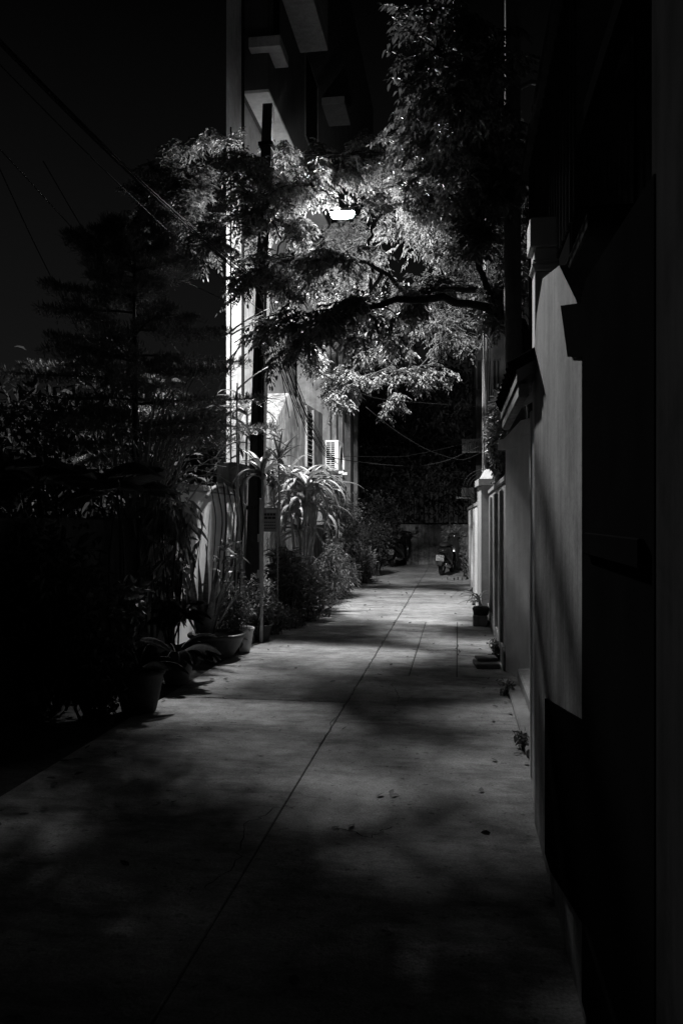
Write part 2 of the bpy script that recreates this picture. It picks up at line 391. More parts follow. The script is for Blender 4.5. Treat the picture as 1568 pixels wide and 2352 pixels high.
# wooden / concrete post hanging through the leaves
t = thing('utility_pole', (.62, 8.0, 0), 'thick dark concrete pole rising through the leaves at upper right', 'utility pole', 'utility poles')
p0 = P(1176, 690, 8.0); p1 = P(1176, -150, 8.0)
b = MB(); b.tube([(.62, 8.0, 0), (p0.x, p0.y, p0.z), (p1.x, p1.y, p1.z)], [.1, .085, .075], 14); b.build('shaft', M_conc, t, True)
b = MB(); b.tube([(p0.x, p0.y, p0.z + 2.1), (p0.x + .18, p0.y, p0.z + 2.18), (p0.x + .3, p0.y, p0.z + 2.15)], .025, 8); b.build('bracket', M_steel, t)
# far right wall and meter box
def xw(y): return .35 - (y - 13.1) * .009
b = MB(); b.prism([(xw(13.12), 13.12), (.62, 13.12), (.62, 22.6), (xw(22.6), 22.6)], 0, 1.72)
w = b.build('boundary_wall', M_plaster); tag(w, 'lower streaked wall beyond the white pillar, ending by the parked scooter', 'wall')
for y, wd in ((13.7, .5), (15.4, .35), (17.0, .6), (19.4, .3)):
    b = MB(); b.prism([(xw(y) - .05, y), (xw(y) + .02, y), (xw(y + wd) + .02, y + wd), (xw(y + wd) - .05, y + wd)], 0, 1.68); b.build('pilaster', M_plaster_w if wd > .45 else M_plaster, w)
b = MB(); b.prism([(xw(13.12) - .03, 13.12), (.64, 13.12), (.64, 22.6), (xw(22.6) - .03, 22.6)], 1.722, 1.78); b.build('coping', M_plaster, w)
t = thing('meter_box', (.35, 16.9, 1.8), 'small peeling white box on a bracket beside the far wall', 'meter box')
b = MB(); b.box(.06, .32, 16.4, 16.62, 1.93, 2.12, .01); b.build('box', M_plaster_old, t)
b = MB(); b.box(-.05, .32, 16.36, 16.66, 1.9, 1.928, .005); b.box(.26, .34, 16.45, 16.55, 1.79, 1.899, .005); b.build('bracket', M_steel, t)
# steel pole with bundled cables
t = thing('utility_pole', (.45, 14.6, 0), 'slim lit pole wrapped in cables behind the white pillar', 'utility pole', 'utility poles')
b = MB(); b.tube([(.45, 14.6, 0), (.47, 14.6, 3.5), (.5, 14.6, 7.2)], [.05, .048, .04], 12); b.build('shaft', M_conc, t, True)
b = MB()
for k in range(7):
    x = .43 + k * .028; b.tube([(x + .012 * math.sin(z * 2 + k), 14.53, z) for z in np.linspace(2.4 + .05 * k, 6.8, 14)], .0075, 5)
b.build('cable_bundle', M_cable, t)
b = MB()
for k in range(5):
    r = .12 + .05 * k; b.tube([(.47 + r * 1.2 * math.cos(a), 14.45 - .02 * k, 2.05 + r * math.sin(a)) for a in np.linspace(0, 2 * math.pi, 22)], .006, 4)
b.build('cable_coil', M_cable, t)

# ------------------------------------------------------------------ left side: buildings and walls
t = thing('apartment_building', (-5, 20, 0), 'tall pale apartment block with jutting balconies rising behind the leaves', 'building')
b = MB(); b.prism([(-4.1, 13.8), (-9.5, 34), (-4.2, 34), (-4.2, 14.8), (-4.1, 14.8)], 0, 19); b.build('wall', M_facade, t)
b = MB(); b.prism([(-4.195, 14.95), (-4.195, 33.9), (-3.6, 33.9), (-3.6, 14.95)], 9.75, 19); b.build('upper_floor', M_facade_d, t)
b = MB(); b.box(-4.09, -3.6, 14.94, 22, 9.69, 9.748, .004); b.build('soffit', M_plaster_w, t)
b = MB(); b.tube([(-4.1, 14.86, .1), (-4.1, 14.86, 18)], .045, 8); b.tube([(-4.08, 14.02, .1), (-4.08, 14.02, 8.6)], .014, 6); b.build('recess_shade_and_pipe', M_dark, t)  # wide dark tube stands for a shaded recess, the thin one is a pipe
b = MB(); b.box(-3.95, -3.33, 14.75, 15.5, 10.45, 10.66, .01); b.build('window_hood', M_facade, t)
b = MB(); b.box(-3.597, -2.95, 15.6, 18.0, 12.2, 12.5, .01); b.box(-3.0, -2.95, 15.6, 18.0, 12.502, 13.4, .01); b.build('balcony', M_facade, t)
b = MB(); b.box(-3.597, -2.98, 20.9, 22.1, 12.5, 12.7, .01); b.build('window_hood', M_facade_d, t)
for (y0, y1, z0, z1, X) in ((15.2, 15.8, 10.75, 12, -3.6), (18.6, 20.2, 10.6, 12.6, -3.6), (22.4, 23.6, 9.9, 11.6, -3.6), (19.5, 20.8, 10.0, 10.45, -3.6), (19.2, 20.8, 5.4, 8.4, -4.2), (23, 25, 5.4, 8.4, -4.2)):
    b = MB(); b.box(X - .02, X + .012, y0, y1, z0, z1, .002); o = b.build('window', M_dark, t)
    b = MB(); e = .05
    b.box(X, X + .03, y0 - e, y0, z0 - e, z1 + e, .004); b.box(X, X + .03, y1, y1 + e, z0 - e, z1 + e, .004); b.box(X, X + .03, y0, y1, z1, z1 + e, .004); b.box(X, X + .03, y0, y1, z0 - e, z0, .004)
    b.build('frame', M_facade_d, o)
b = MB(); b.box(-4.19, -4.16, 15.0, 16.3, 3.2, 8.6, .003); b.build('shutter_screen', M_net, t)

t = thing('low_house', (-4, 16, 0), 'low flat-topped stained house brightly lit behind the drooping plants', 'house')
b = MB(); n_ = 4
v = [(x, y, z) for x in (-3.35, -4.05) for y, z in ((14.5, 0), (19.6, 0), (19.6, 4.1), (15.6, 4.0), (14.5, 3.3))]
b.add(v, [[0, 1, 2, 3, 4], [9, 8, 7, 6, 5], [0, 5, 6, 1], [1, 6, 7, 2], [2, 7, 8, 3], [3, 8, 9, 4], [4, 9, 5, 0]]); b.build('wall', M_plaster_old, t)
b = MB(); b.box(-3.352, -3.33, 17.4, 18.1, 2.5, 3.9, .002); o = b.build('window', M_dark, t)
b = MB()
for z in np.arange(2.55, 3.9, .1): b.box(-3.335, -3.315, 17.42, 18.08, z, z + .02, .002)
b.build('louvre', M_steel, o)
b = MB(); b.box(-3.348, -3.3, 17.3, 17.38, 2.3, 4.0, .005); b.box(-3.348, -3.3, 18.12, 18.2, 2.3, 4.0, .005); b.build('frame', M_plaster, o)
b = MB(); b.box(-3.348, -3.22, 14.6, 14.9, 2.6, 2.8, .01); b.build('ledge', M_plaster_d, t)

t = thing('row_house', (-4, 22.5, 0), 'dim house with tall narrow pilasters beyond the air conditioner', 'house')
b = MB(); b.box(-4.05, -3.2, 19.85, 25.4, 0, 7.2, .01); b.build('wall', M_plaster_d, t)
for y in (20.1, 21.2, 22.8, 24.4):
    b = MB(); b.box(-3.198, -3.08, y, y + .35, .1, 6.8, .01); b.build('pilaster', M_plaster, t)
b = MB(); b.box(-3.2, -3.185, 21.7, 22.6, 2.4, 4.2, .002); o = b.build('window', M_dark, t)
b = MB()
for y in np.arange(21.75, 22.6, .12): b.tube([(-3.17, y, 2.4), (-3.17, y, 4.2)], .01, 5)
b.build('bar', M_steel, o)

# garden wall along the plants
b = MB(); b.box(-3.4, -3.1, 8.4, 11.0, 0, 1.82, .012)
w = b.build('garden_wall', M_plaster_w); tag(w, 'pale garden wall streaked with stem shadows behind the potted plants', 'wall')
b = MB(); b.box(-3.44, -3.06, 8.38, 11.0, 1.822, 1.9, .015); b.build('coping', M_plaster, w)
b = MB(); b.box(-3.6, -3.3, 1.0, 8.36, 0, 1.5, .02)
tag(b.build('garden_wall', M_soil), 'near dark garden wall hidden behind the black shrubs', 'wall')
b = MB(); b.box(-3.42, -3.14, 11.02, 14.4, 0, 2.3, .012)
w2 = b.build('garden_wall', M_plaster_old); tag(w2, 'weathered wall with painted lettering behind the concrete pole', 'wall')
b = MB()
p = PX(616, 1240, -3.138)
for k, (dz, ln) in enumerate(((.0, .11), (-.055, .09), (-.11, .12), (-.165, .07), (-.22, .1))):
    b.box(-3.139, -3.134, p.y - .1, p.y - .1 + ln, p.z + dz, p.z + dz + .014, .001); b.box(-3.139, -3.1335, p.y - .1 + ln * .6, p.y - .09 + ln * .6, p.z + dz, p.z + dz + .04, .001)
b.build('painted_lettering', M_ink, w2)
# small board on the lit wall with one handwritten word
p = PX(436, 1222, -3.085)
t = thing('wall_sign', (p.x, p.y, p.z), 'narrow upright board with handwriting on the lit garden wall', 'sign')
b = MB(); b.box(-3.096, -3.08, p.y - .22, p.y + .2, p.z - .3, p.z + .33, .003); b.build('board', M_sign, t)
b = MB(); q = [(-3.078, p.y - .02 + .05 * math.sin(k * 1.15), p.z - .15 + k * .014 + .012 * math.cos(k * 1.9)) for k in range(22)]
b.tube(q, .004, 4); b.build('handwriting', M_ink, t)
# printed sign by the pole
p = P(620, 1192, 10.6)
t = thing('notice_sign', (p.x, p.y, p.z), 'dark printed notice with rows of small lettering beside the concrete pole', 'sign')
b = MB(); b.box(p.x - .095, p.x + .095, p.y - .006, p.y + .006, p.z - .17, p.z + .15, .003); b.build('board', M_sign, t)
for k, (z, n) in enumerate(((.045, 4), (.0, 3), (-.05, 6), (-.09, 6), (-.13, 5))):
    b = MB(); xs = np.linspace(-.08, .08, n + 1)
    for i in range(n): b.box(p.x + xs[i] + .003, p.x + xs[i + 1] - .003, p.y - .009, p.y - .0061, p.z + z, p.z + z + (.03 if k < 2 else .014), .0005)
    b.build('lettering', M_ink, t)
b = MB(); b.box(p.x - .05, p.x + .09, p.y - .009, p.y - .0061, p.z + .085, p.z + .125, .001); b.build('white_band', M_plate, t)
b = MB(); b.tube([(p.x - .1, p.y + .02, 0), (p.x - .1, p.y + .02, p.z + .3)], .014, 8); b.tube([(p.x + .1, p.y + .02, 0), (p.x + .1, p.y + .02, p.z + .2)], .008, 8); b.build('post', M_steel, t)
# slotted steel post in front
p = G(597, 1436)
t = thing('slotted_post', (p.x - .05, 9.9, 0), 'thin grey metal post with square clips beside the concrete pole', 'post')
pt = P(598, 1200, 10.0); b = MB(); b.box(pt.x - .012, pt.x + .012, pt.y - .01, pt.y + .01, 0, 1.75, .003); b.build('shaft', M_steel, t)
for z in (.75, 1.2):
    b = MB(); b.box(pt.x - .035, pt.x + .045, pt.y - .016, pt.y - .0101, z, z + .1, .003); b.build('clip', M_steel, t)

# tapered square concrete pole with lamp arm
pb, ptp = P(580, 1440, 11.0), P(617, 243, 11.0)
t = thing('utility_pole', (pb.x, pb.y, 0), 'leaning square concrete pole carrying the lamp arm and cables on the left', 'utility pole', 'utility poles')
b = MB(); vs = []
for q, hw in ((Vector((pb.x, pb.y, 0)), .105), (ptp, .068)):
    for sx, sy in ((-1, -1), (1, -1), (1, 1), (-1, 1)): vs.append((q.x + sx * hw, q.y + sy * hw, q.z))
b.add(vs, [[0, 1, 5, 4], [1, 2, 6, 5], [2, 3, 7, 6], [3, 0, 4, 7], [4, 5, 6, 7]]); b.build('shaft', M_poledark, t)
for dx, z in ((-.06, 1.62), (.01, 1.62), (.05, 1.62)):
    b = MB(); b.box(pb.x + dx, pb.x + dx + .03, pb.y - .108, pb.y - .1, z, z + .05, .001); b.build('painted_digit', M_ink, t)
def on_pole(z): f = z / ptp.z; return Vector((pb.x + (ptp.x - pb.x) * f, pb.y, z))
for z in (4.9, 5.75, 6.6):
    q = on_pole(z); b = MB(); b.box(q.x - .1, q.x + .1, q.y - .1, q.y + .1, z, z + .05, .004); b.build('band', M_darkgate, t)
LP = P(786, 494, 12.3)
lt = thing('street_lamp', (LP.x, LP.y, LP.z), 'lit street lamp under a small hood glowing through the leaves', 'street lamp')
q = on_pole(5.78)
b = MB(); aim = Vector((LP.x, LP.y, LP.z + .1))
b.tube([q, q.lerp(aim, .3) + Vector((0, 0, .02)), q.lerp(aim, .7) + Vector((0, 0, .03)), aim], .02, 8); b.build('arm', M_darkgate, lt, True)
b = MB(); pr = [(-.088, .028), (-.06, .078), (0, .095), (.06, .078), (.088, .028)]; pr2 = [(y * 1.06, z + .012) for y, z in pr]
v = [(LP.x + x, LP.y + y, LP.z + z) for x in (-.19, .19) for y, z in pr + pr2]; fs = []
for i in range(4): fs += [[i, i + 1, 11 + i, 10 + i], [5 + i, 15 + i, 16 + i, 6 + i], [i, 5 + i, 6 + i, i + 1], [10 + i, 11 + i, 16 + i, 15 + i]]
fs += [[0, 10, 15, 5], [4, 9, 19, 14], [0, 1, 2, 3, 4], [14, 13, 12, 11, 10]]
b.add(v, fs); b.build('hood', M_dim, lt)
b = MB(); prof = [(.0001, -.17), (.03, -.165), (.048, -.14), (.055, -.09), (.057, 0), (.055, .09), (.048, .14), (.03, .165), (.0001, .17)]
b.lathe(prof, (LP.x, LP.y, LP.z), 14, 'x'); b.build('lamp_tube', M_lamp, lt, True)

# air conditioner
p = P(762, 1046, 17.2)
t = thing('air_conditioner', (p.x, p.y, p.z - .33), 'white outdoor air conditioner unit with slatted grille on the left wall', 'air conditioner')
x0, x1, y0, y1, z0, z1 = p.x - .15, p.x + .14, p.y, p.y + .8, p.z - .33, p.z + .33
b = MB(); b.box(x0, x1, y0, y1, z0, z1, .012); b.build('casing', M_ac, t)
b = MB(); b.box(x0 + .03, x1 - .07, y0 - .003, y0 - .0005, z0 + .04, z1 - .04, .001); b.build('coil_opening', M_dark, t)
b = MB()
for z in np.linspace(z0 + .04, z1 - .04, 14): b.box(x0 + .03, x1 - .07, y0 - .012, y0 - .0035, z - .006, z + .006, .001)
for x in (x0 + .03, (x0 + x1) / 2 - .02, x1 - .07): b.box(x - .006, x + .006, y0 - .02, y0 - .0125, z0 + .04, z1 - .04, .001)
b.build('grille', M_ac, t)
b = MB(); b.lathe([(.001, 0), (.24, 0), (.26, .012), (.22, .016)], (x1, (y0 + y1) / 2, p.z), 24, 'x'); b.build('fan_guard', M_ac, t)
b = MB(); b.box(x1 + .001, x1 + .05, y1 - .22, y1 - .02, z0 + .05, z0 + .3, .01); b.build('valve_cover', M_ac, t)
for ya in (y0 + .1, y1 - .15):
    b = MB(); b.box(x0 - .3, x1 + .1, ya, ya + .05, z0 - .06, z0 - .001, .004); b.build('bracket', M_plaster_w, t)
b = MB(); b.box(-3.2, -2.95, 17.6, 20.6, 1.35, 2.45, .004)
tag(b.build('metal_sheet_fence', M_sheet), 'corrugated metal sheet panel under the air conditioner', 'fence')
b = MB(); b.add([(-2.6, 16.9, 2.4), (-2.6, 18.4, 2.4), (-3.33, 18.4, 2.62), (-3.33, 16.9, 2.62), (-2.6, 16.9, 2.42), (-2.6, 18.4, 2.42), (-3.33, 18.4, 2.64), (-3.33, 16.9, 2.64)],
                [[0, 3, 2, 1], [4, 5, 6, 7], [0, 1, 5, 4], [1, 2, 6, 5], [2, 3, 7, 6], [3, 0, 4, 7]])
tag(b.build('awning', M_sheetx), 'dark slanting awning just below the air conditioner', 'awning')

# ------------------------------------------------------------------ end of the alley
b = MB(); b.box(-3.2, .7, 25.6, 25.8, 0, 1.3, .02)
tag(b.build('end_wall', M_endwall), 'low mottled wall closing the far end of the alley', 'wall')
t = thing('bar_fence', (-1, 26.2, 0), 'tall dark bar fence behind the low end wall', 'fence')
for x in np.arange(-4, 2.2, .16):
    b = MB(); b.tube([(x, 26.2, .0), (x, 26.2, 2.6)], .014, 5); b.build('bar', M_darkgate, t)
for z in (1.2, 2.5):
    b = MB(); b.box(-4, 2.2, 26.22, 26.25, z, z + .05, .004); b.build('rail', M_darkgate, t)
t = thing('house', (2, 24.4, 0), 'dim far house on the right with a barred window and shed roof', 'house')
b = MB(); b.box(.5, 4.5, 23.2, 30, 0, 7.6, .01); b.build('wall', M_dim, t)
b = MB(); b.box(.45, 1.15, 23.18, 23.199, 5.2, 6.0, .002); o = b.build('window', M_dark, t)
b = MB()
for x in np.arange(.5, 1.15, .14): b.box(x, x + .04, 23.15, 23.178, 5.18, 6.02, .003)
b.box(.42, 1.18, 23.14, 23.179, 6.02, 6.08, .003); b.build('bar', M_dim, o)
b = MB(); b.add([(.1, 22.2, 3.3), (1.3, 22.2, 3.3), (1.3, 23.19, 3.75), (.1, 23.19, 3.75), (.1, 22.2, 3.33), (1.3, 22.2, 3.33), (1.3, 23.19, 3.78), (.1, 23.19, 3.78)],
                [[0, 3, 2, 1], [4, 5, 6, 7], [0, 1, 5, 4], [1, 2, 6, 5], [2, 3, 7, 6], [3, 0, 4, 7]]); b.build('awning', M_sheetx, t)

# ------------------------------------------------------------------ motorbikes
def make_scooter(label, text):
    t = thing('scooter', (0, 0, 0), label, 'scooter', 'parked scooters')
    for nm, y in (('rear_wheel', -.6), ('front_wheel', .62)):
        b = MB(); prof = [(.2 + .065 * math.cos(a), .055 * math.sin(a)) for a in np.linspace(0, 2 * math.pi, 13)]
        b.lathe(prof, (0, y, .265), 24, 'x'); wv = b.build(nm, M_rubber, t, True)
        b = MB(); b.lathe([(.02, -.04), (.14, -.03), (.145, 0), (.14, .03), (.02, .04)], (0, y, .265), 18, 'x'); b.build('rim', M_chrome, wv)
    b = MB(); b.loft([(-.86, .05, .62, .7), (-.78, .12, .55, .78), (-.55, .17, .42, .8), (-.25, .18, .3, .78), (-.05, .15, .24, .6), (.05, .13, .22, .34), (.3, .12, .22, .34)]); b.build('body', M_bike, t, True)
    b = MB(); b.loft([(-.84, .09, .76, .82), (-.6, .15, .78, .88), (-.3, .14, .77, .85), (.0, .1, .74, .8)]); b.build('seat', M_rubber, t, True)
    b = MB(); b.loft([(.28, .17, .25, .4), (.36, .21, .3, .95), (.44, .17, .4, 1.0), (.52, .08, .6, .9)]); b.build('front_shield', M_bike, t, True)
    b = MB(); b.loft([(.38, .07, .9, 1.06), (.46, .17, .9, 1.1), (.56, .1, .92, 1.06)]); b.build('headlight_cowl', M_bike, t, True)
    b = MB(); b.tube([(-.36, .36, 1.05), (-.2, .42, 1.02), (.2, .42, 1.02), (.36, .36, 1.05)], .017, 8); b.build('handlebar', M_rubber, t)
    for sx in (-1, 1):
        b = MB(); b.tube([(sx * .22, .42, 1.03), (sx * .27, .42, 1.15), (sx * .3, .4, 1.2)], .007, 6); b.lathe([(.001, -.012), (.05, -.01), (.055, 0), (.05, .01), (.001, .012)], (sx * .32, .39, 1.22), 12, 'y', 1, 1.0); b.build('mirror', M_rubber, t)
    b = MB(); b.loft([(-.9, .05, .63, .68), (-.87, .11, .6, .72), (-.82, .13, .58, .74)]); b.build('tail_light', M_bike, t, True)
    b = MB(); b.box(-.05, .05, -.908, -.9, .68, .7, .001); b.build('reflector', M_chrome, t)
    b = MB(); b.loft([(-.97, .06, .26, .3), (-.93, .09, .3, .56), (-.8, .1, .4, .6)]); b.build('mudguard', M_rubber, t, True)
    b = MB(); b.box(-.1, .1, -.985, -.978, .4, .55, .004); pl = b.build('number_plate', M_plate, t)
    for k, (s_, z) in enumerate(zip(text, (.487, .415))):
        cu = bpy.data.curves.new('plate_text', 'FONT'); cu.body = s_; cu.size = .075; cu.align_x = 'CENTER'; cu.extrude = .0006; cu.offset = .002
        tmp = bpy.data.objects.new('tmp', cu); me = bpy.data.meshes.new_from_object(tmp); bpy.data.objects.remove(tmp); bpy.data.curves.remove(cu)
        me.materials.clear(); me.materials.append(M_ink); o = bpy.data.objects.new('plate_text', me); COL.objects.link(o); o.parent = pl
        o.location = (0, -.9865, z); o.rotation_euler = (math.pi / 2, 0, 0); ORG[o.name] = (0, 0, 0)
    b = MB(); b.tube([(.13, -.1, .26), (.15, -.5, .25), (.16, -.92, .33)], [.03, .05, .055], 10); b.build('exhaust', M_chrome, t, True)
    b = MB(); b.loft([(-.62, .1, .3, .44), (-.4, .12, .26, .46), (-.2, .1, .24, .44)]); b.build('engine', M_rubber, t, True)
    b = MB(); b.tube([(-.1, -.05, .25), (-.28, -.02, .01)], .012, 6); b.build('side_stand', M_steel, t)
    return t
s1 = make_scooter('dark scooter with a pale number plate parked against the right wall', ('17 K4', '2222'))
g = G(1024, 1322); s1.location = (g.x, g.y + .6, 0); s1.rotation_euler = (0, math.radians(6), math.radians(-12))
g = G(922, 1301); s2 = dup(s1, (g.x - .1, g.y + .3, 0), math.radians(-14), 'nearly black scooter with blank plate in the shade left of the end wall')
g = G(1051, 1309)
b = MB(); prof = [(.001, 0), (.12, .0), (.15, .08), (.14, .2), (.15, .34), (.12, .42), (.05, .47), (.001, .46)]
b.lathe(prof, (g.x + .02, g.y, 0), 16); V = b.V[0]; V += RNG.normal(0, .016, V.shape)
tag(b.build('sack', M_sack), 'crumpled pale sack standing behind the scooter by the wall', 'sack')
for k in range(5):
    q = G(1030 + k * 8.5, 1332 + (k % 2)); b = MB(); b.box(q.x - .04, q.x + .04, q.y - .1, q.y + .1, 0, .075, .008, rz=random.uniform(-.2, .2))
    tag(b.build('brick', M_brick), 'loose brick in the short row on the ground by the right wall', 'brick', 'row of loose bricks')
# stone by the wall
q = G(1118, 1530); b = MB(); b.box(q.x - .13, q.x + .11, q.y - .16, q.y + .16, 0, .05, .02, rz=.1); b.box(q.x - .11, q.x + .1, q.y - .02, q.y + .17, .051, .085, .015, rz=.15)
tag(b.build('stone_slab', M_brick), 'small broken stone slab lying on the paving near the right wall', 'stone')

# ------------------------------------------------------------------ plants
def nz(a): return a / (np.linalg.norm(a, axis=-1, keepdims=True) + 1e-9)
UP = np.array([0, 0, 1.0])
def compound(mb, base, d, L, npair, ll, lw, droop=.35):
    N = len(base); d = nz(d); s = nz(np.cross(d, UP)); L = L[:, None]
    for j in range(npair + 1):
        t = .22 + .78 * j / npair
        pos = base + d * L * t - UP * (droop * L * t * t)
        for sg in ((-1, 1) if j < npair else (0,)):
            dd = d * (.45 if sg else 1.0) + s * sg * .85 - UP * .45 + RNG.normal(0, .16, (N, 3))
            mb.leaves(pos, dd, np.tile(UP, (N, 1)) + RNG.normal(0, .25, (N, 3)), ll * (.8 + .4 * RNG.random(N)) * (1 - .2 * abs(t - .6)), lw * (.8 + .4 * RNG.random(N)), .2)
def bez(a, b_, c, n=10):
    t = np.linspace(0, 1, n)[:, None]; a, b_, c = map(lambda q: np.array(list(q)), (a, b_, c))
    return a * (1 - t) ** 2 + 2 * b_ * t * (1 - t) + c * t * t

# main tree over the alley
T0 = Vector((.78, 8.3, 0))
tree = thing('tree', T0, 'big spreading tree whose pinnate leaves fill the space round the lamp', 'tree')
fork = np.array([.68, 8.2, 3.4])
b = MB(); b.tube(bez(T0, (.95, 8.35, 1.8), fork, 10), [.13, .1], 10); b.build('trunk', M_bark, tree, True)
# (x, y, depth, rx, ry, depth radius, twigs)
E = [(1080, 200, 6.8, 160, 150, 1.0, 34), (985, 330, 8.8, 140, 90, 1.2, 50), (1115, 420, 8.0, 120, 110, 1.2, 56), (1090, 545, 8.4, 120, 70, 1.0, 26), (1000, 450, 11.0, 120, 80, .9, 40),
     (905, 420, 14.2, 115, 75, 1.0, 50), (985, 540, 14.6, 145, 80, .9, 50), (860, 500, 10.6, 110, 40, .8, 6), (670, 520, 10.8, 100, 60, .8, 20),
     (600, 440, 10.3, 115, 70, .9, 28), (430, 420, 11.0, 125, 75, .8, 36), (340, 450, 11.2, 55, 40, .5, 12), (470, 560, 10.8, 80, 55, .6, 18), (765, 390, 12.9, 125, 45, .8, 36),
     (600, 620, 10.4, 100, 65, .7, 15), (560, 380, 10.8, 70, 40, .6, 12), (690, 430, 11.2, 90, 50, .7, 18), (560, 520, 11.0, 70, 45, .6, 9), (800, 715, 10.7, 120, 45, .6, 14), (700, 650, 10.2, 110, 50, .5, 12),
     (740, 775, 11.7, 110, 50, .6, 9), (520, 330, 11.2, 40, 30, .3, 5), (400, 350, 11.2, 60, 35, .4, 8), (830, 330, 13.5, 40, 30, .4, 8), (740, 345, 13.0, 70, 30, .4, 9), (560, 670, 10.6, 60, 40, .4, 7), (660, 740, 11.0, 50, 40, .4, 5), (720, 830, 13.2, 60, 40, .4, 6), (780, 945, 13.8, 40, 30, .3, 4), (870, 350, 12.8, 60, 40, .5, 10), (760, 700, 11.9, 85, 25, .3, 9), (850, 735, 11.6, 50, 25, .3, 4), (430, 500, 11.0, 90, 60, .6, 14), (320, 520, 11.2, 50, 40, .4, 6), (790, 480, 11.1, 60, 22, .3, 3), (940, 680, 9.7, 150, 60, .9, 22), (1130, 700, 8.6, 80, 70, .6, 6), (720, 770, 8.3, 240, 90, .6, 28), (1160, 660, 9.0, 45, 120, .6, 16), (790, 560, 16.2, 90, 70, .6, 20), (830, 600, 15.6, 80, 60, .6, 20), (800, 720, 16.2, 90, 70, .7, 22), (1050, 760, 15.5, 90, 80, .7, 20), (900, 700, 11.0, 100, 40, .5, 8), (900, 790, 11.8, 60, 30, .4, 4), (735, 605, 9.6, 170, 35, .5, 20), (800, 880, 14.4, 110, 45, .6, 14),
     (600, 750, 10.4, 45, 45, .4, 6), (950, 870, 14.4, 120, 45, .6, 14), (900, 930, 14.4, 45, 40, .4, 6), (470, 310, 11.3, 25, 40, .3, 6), (640, 345, 11.6, 40, 30, .3, 6),
     (1000, 110, 7.0, 120, 90, 1.0, 14), (1195, 450, 9.6, 30, 190, .6, 18), (830, 640, 15.6, 110, 90, .8, 30), (960, 720, 15.8, 130, 100, .8, 34), (1080, 640, 15.4, 90, 120, .8, 26), (860, 820, 16.2, 110, 60, .7, 14)]
lb = MB(); tw = MB(); cb_, cd_ = [], []
lpv = np.array(LP)
E.sort(key=lambda e: np.linalg.norm(np.array(P(e[0], e[1], e[2])) - fork))
nodes = [fork[None, :]]; ndist = [np.zeros(1)]
for (x, y, d, rx, ry, rd, nt) in E:
    c = np.array(P(x, y, d)); ax = np.array([rx / F * d, rd, ry / F * d])
    NP = np.concatenate(nodes); ND = np.concatenate(ndist)          # grow from the nearest earlier limb
    k = int(np.argmin(np.linalg.norm(NP - c, axis=1) + .25 * ND)); st0 = NP[k]; gap = np.linalg.norm(c - st0)
    mid = (st0 + c) / 2 + np.array([0, 0, .12 * gap]) + RNG.normal(0, .12 * gap, 3)
    limb = bez(st0, mid, c, 14)
    limb[1:-1] += RNG.normal(0, .02, limb[1:-1].shape)
    r0 = max(.012, .05 - .008 * ND[k])
    lb.tube(limb, [r0, max(.008, r0 * .5)], 6)
    nodes.append(limb[3:]); ndist.append(ND[k] + gap * np.linspace(3 / 13, 1, 11))
    for _ in range(max(2, int(nt * 1.0))):
        v = nz(RNG.normal(0, 1, 3)) * RNG.random() ** .45
        e = c + v * ax
        st = limb[min(13, int(8 + 6 * RNG.random()))]
        if np.linalg.norm(e - st) < .15: continue
        path = bez(st, (st + e) / 2 + RNG.normal(0, .1, 3) + UP * .12, e, 8)
        lb.tube(path, [.008, .003], 4, False)
        nl = int(RNG.integers(10, 17)); t = .3 + .7 * RNG.random(nl)
        idx = t * 7; i0 = np.minimum(idx.astype(int), 6); fr = (idx - i0)[:, None]
        pos = path[i0] * (1 - fr) + path[i0 + 1] * fr + RNG.normal(0, .03, (nl, 3))
        tdir = nz(path[i0 + 1] - path[i0])
        dirs = tdir * .5 + RNG.normal(0, .75, (nl, 3)) * np.array([1, 1, .35]) - UP * .1
        cb_.append(pos); cd_.append(dirs)
cb_ = np.concatenate(cb_); cd_ = np.concatenate(cd_)
camp = np.array([0, 0, CAMZ]); ray = nz(lpv - camp); rel = cb_ - camp; along = rel @ ray
dist = np.linalg.norm(rel - along[:, None] * ray, axis=1)
keep = ~((dist < .05) & (along < 12.3)) & (np.linalg.norm(cb_ - lpv, axis=1) > .62)
cb_, cd_ = cb_[keep], cd_[keep]
lf = MB(); compound(lf, cb_, cd_, .12 + .08 * RNG.random(len(cb_)), 4, .066, .029)
lb.build('limb', M_bark, tree, True); lf.build('crown', M_leaf, tree)

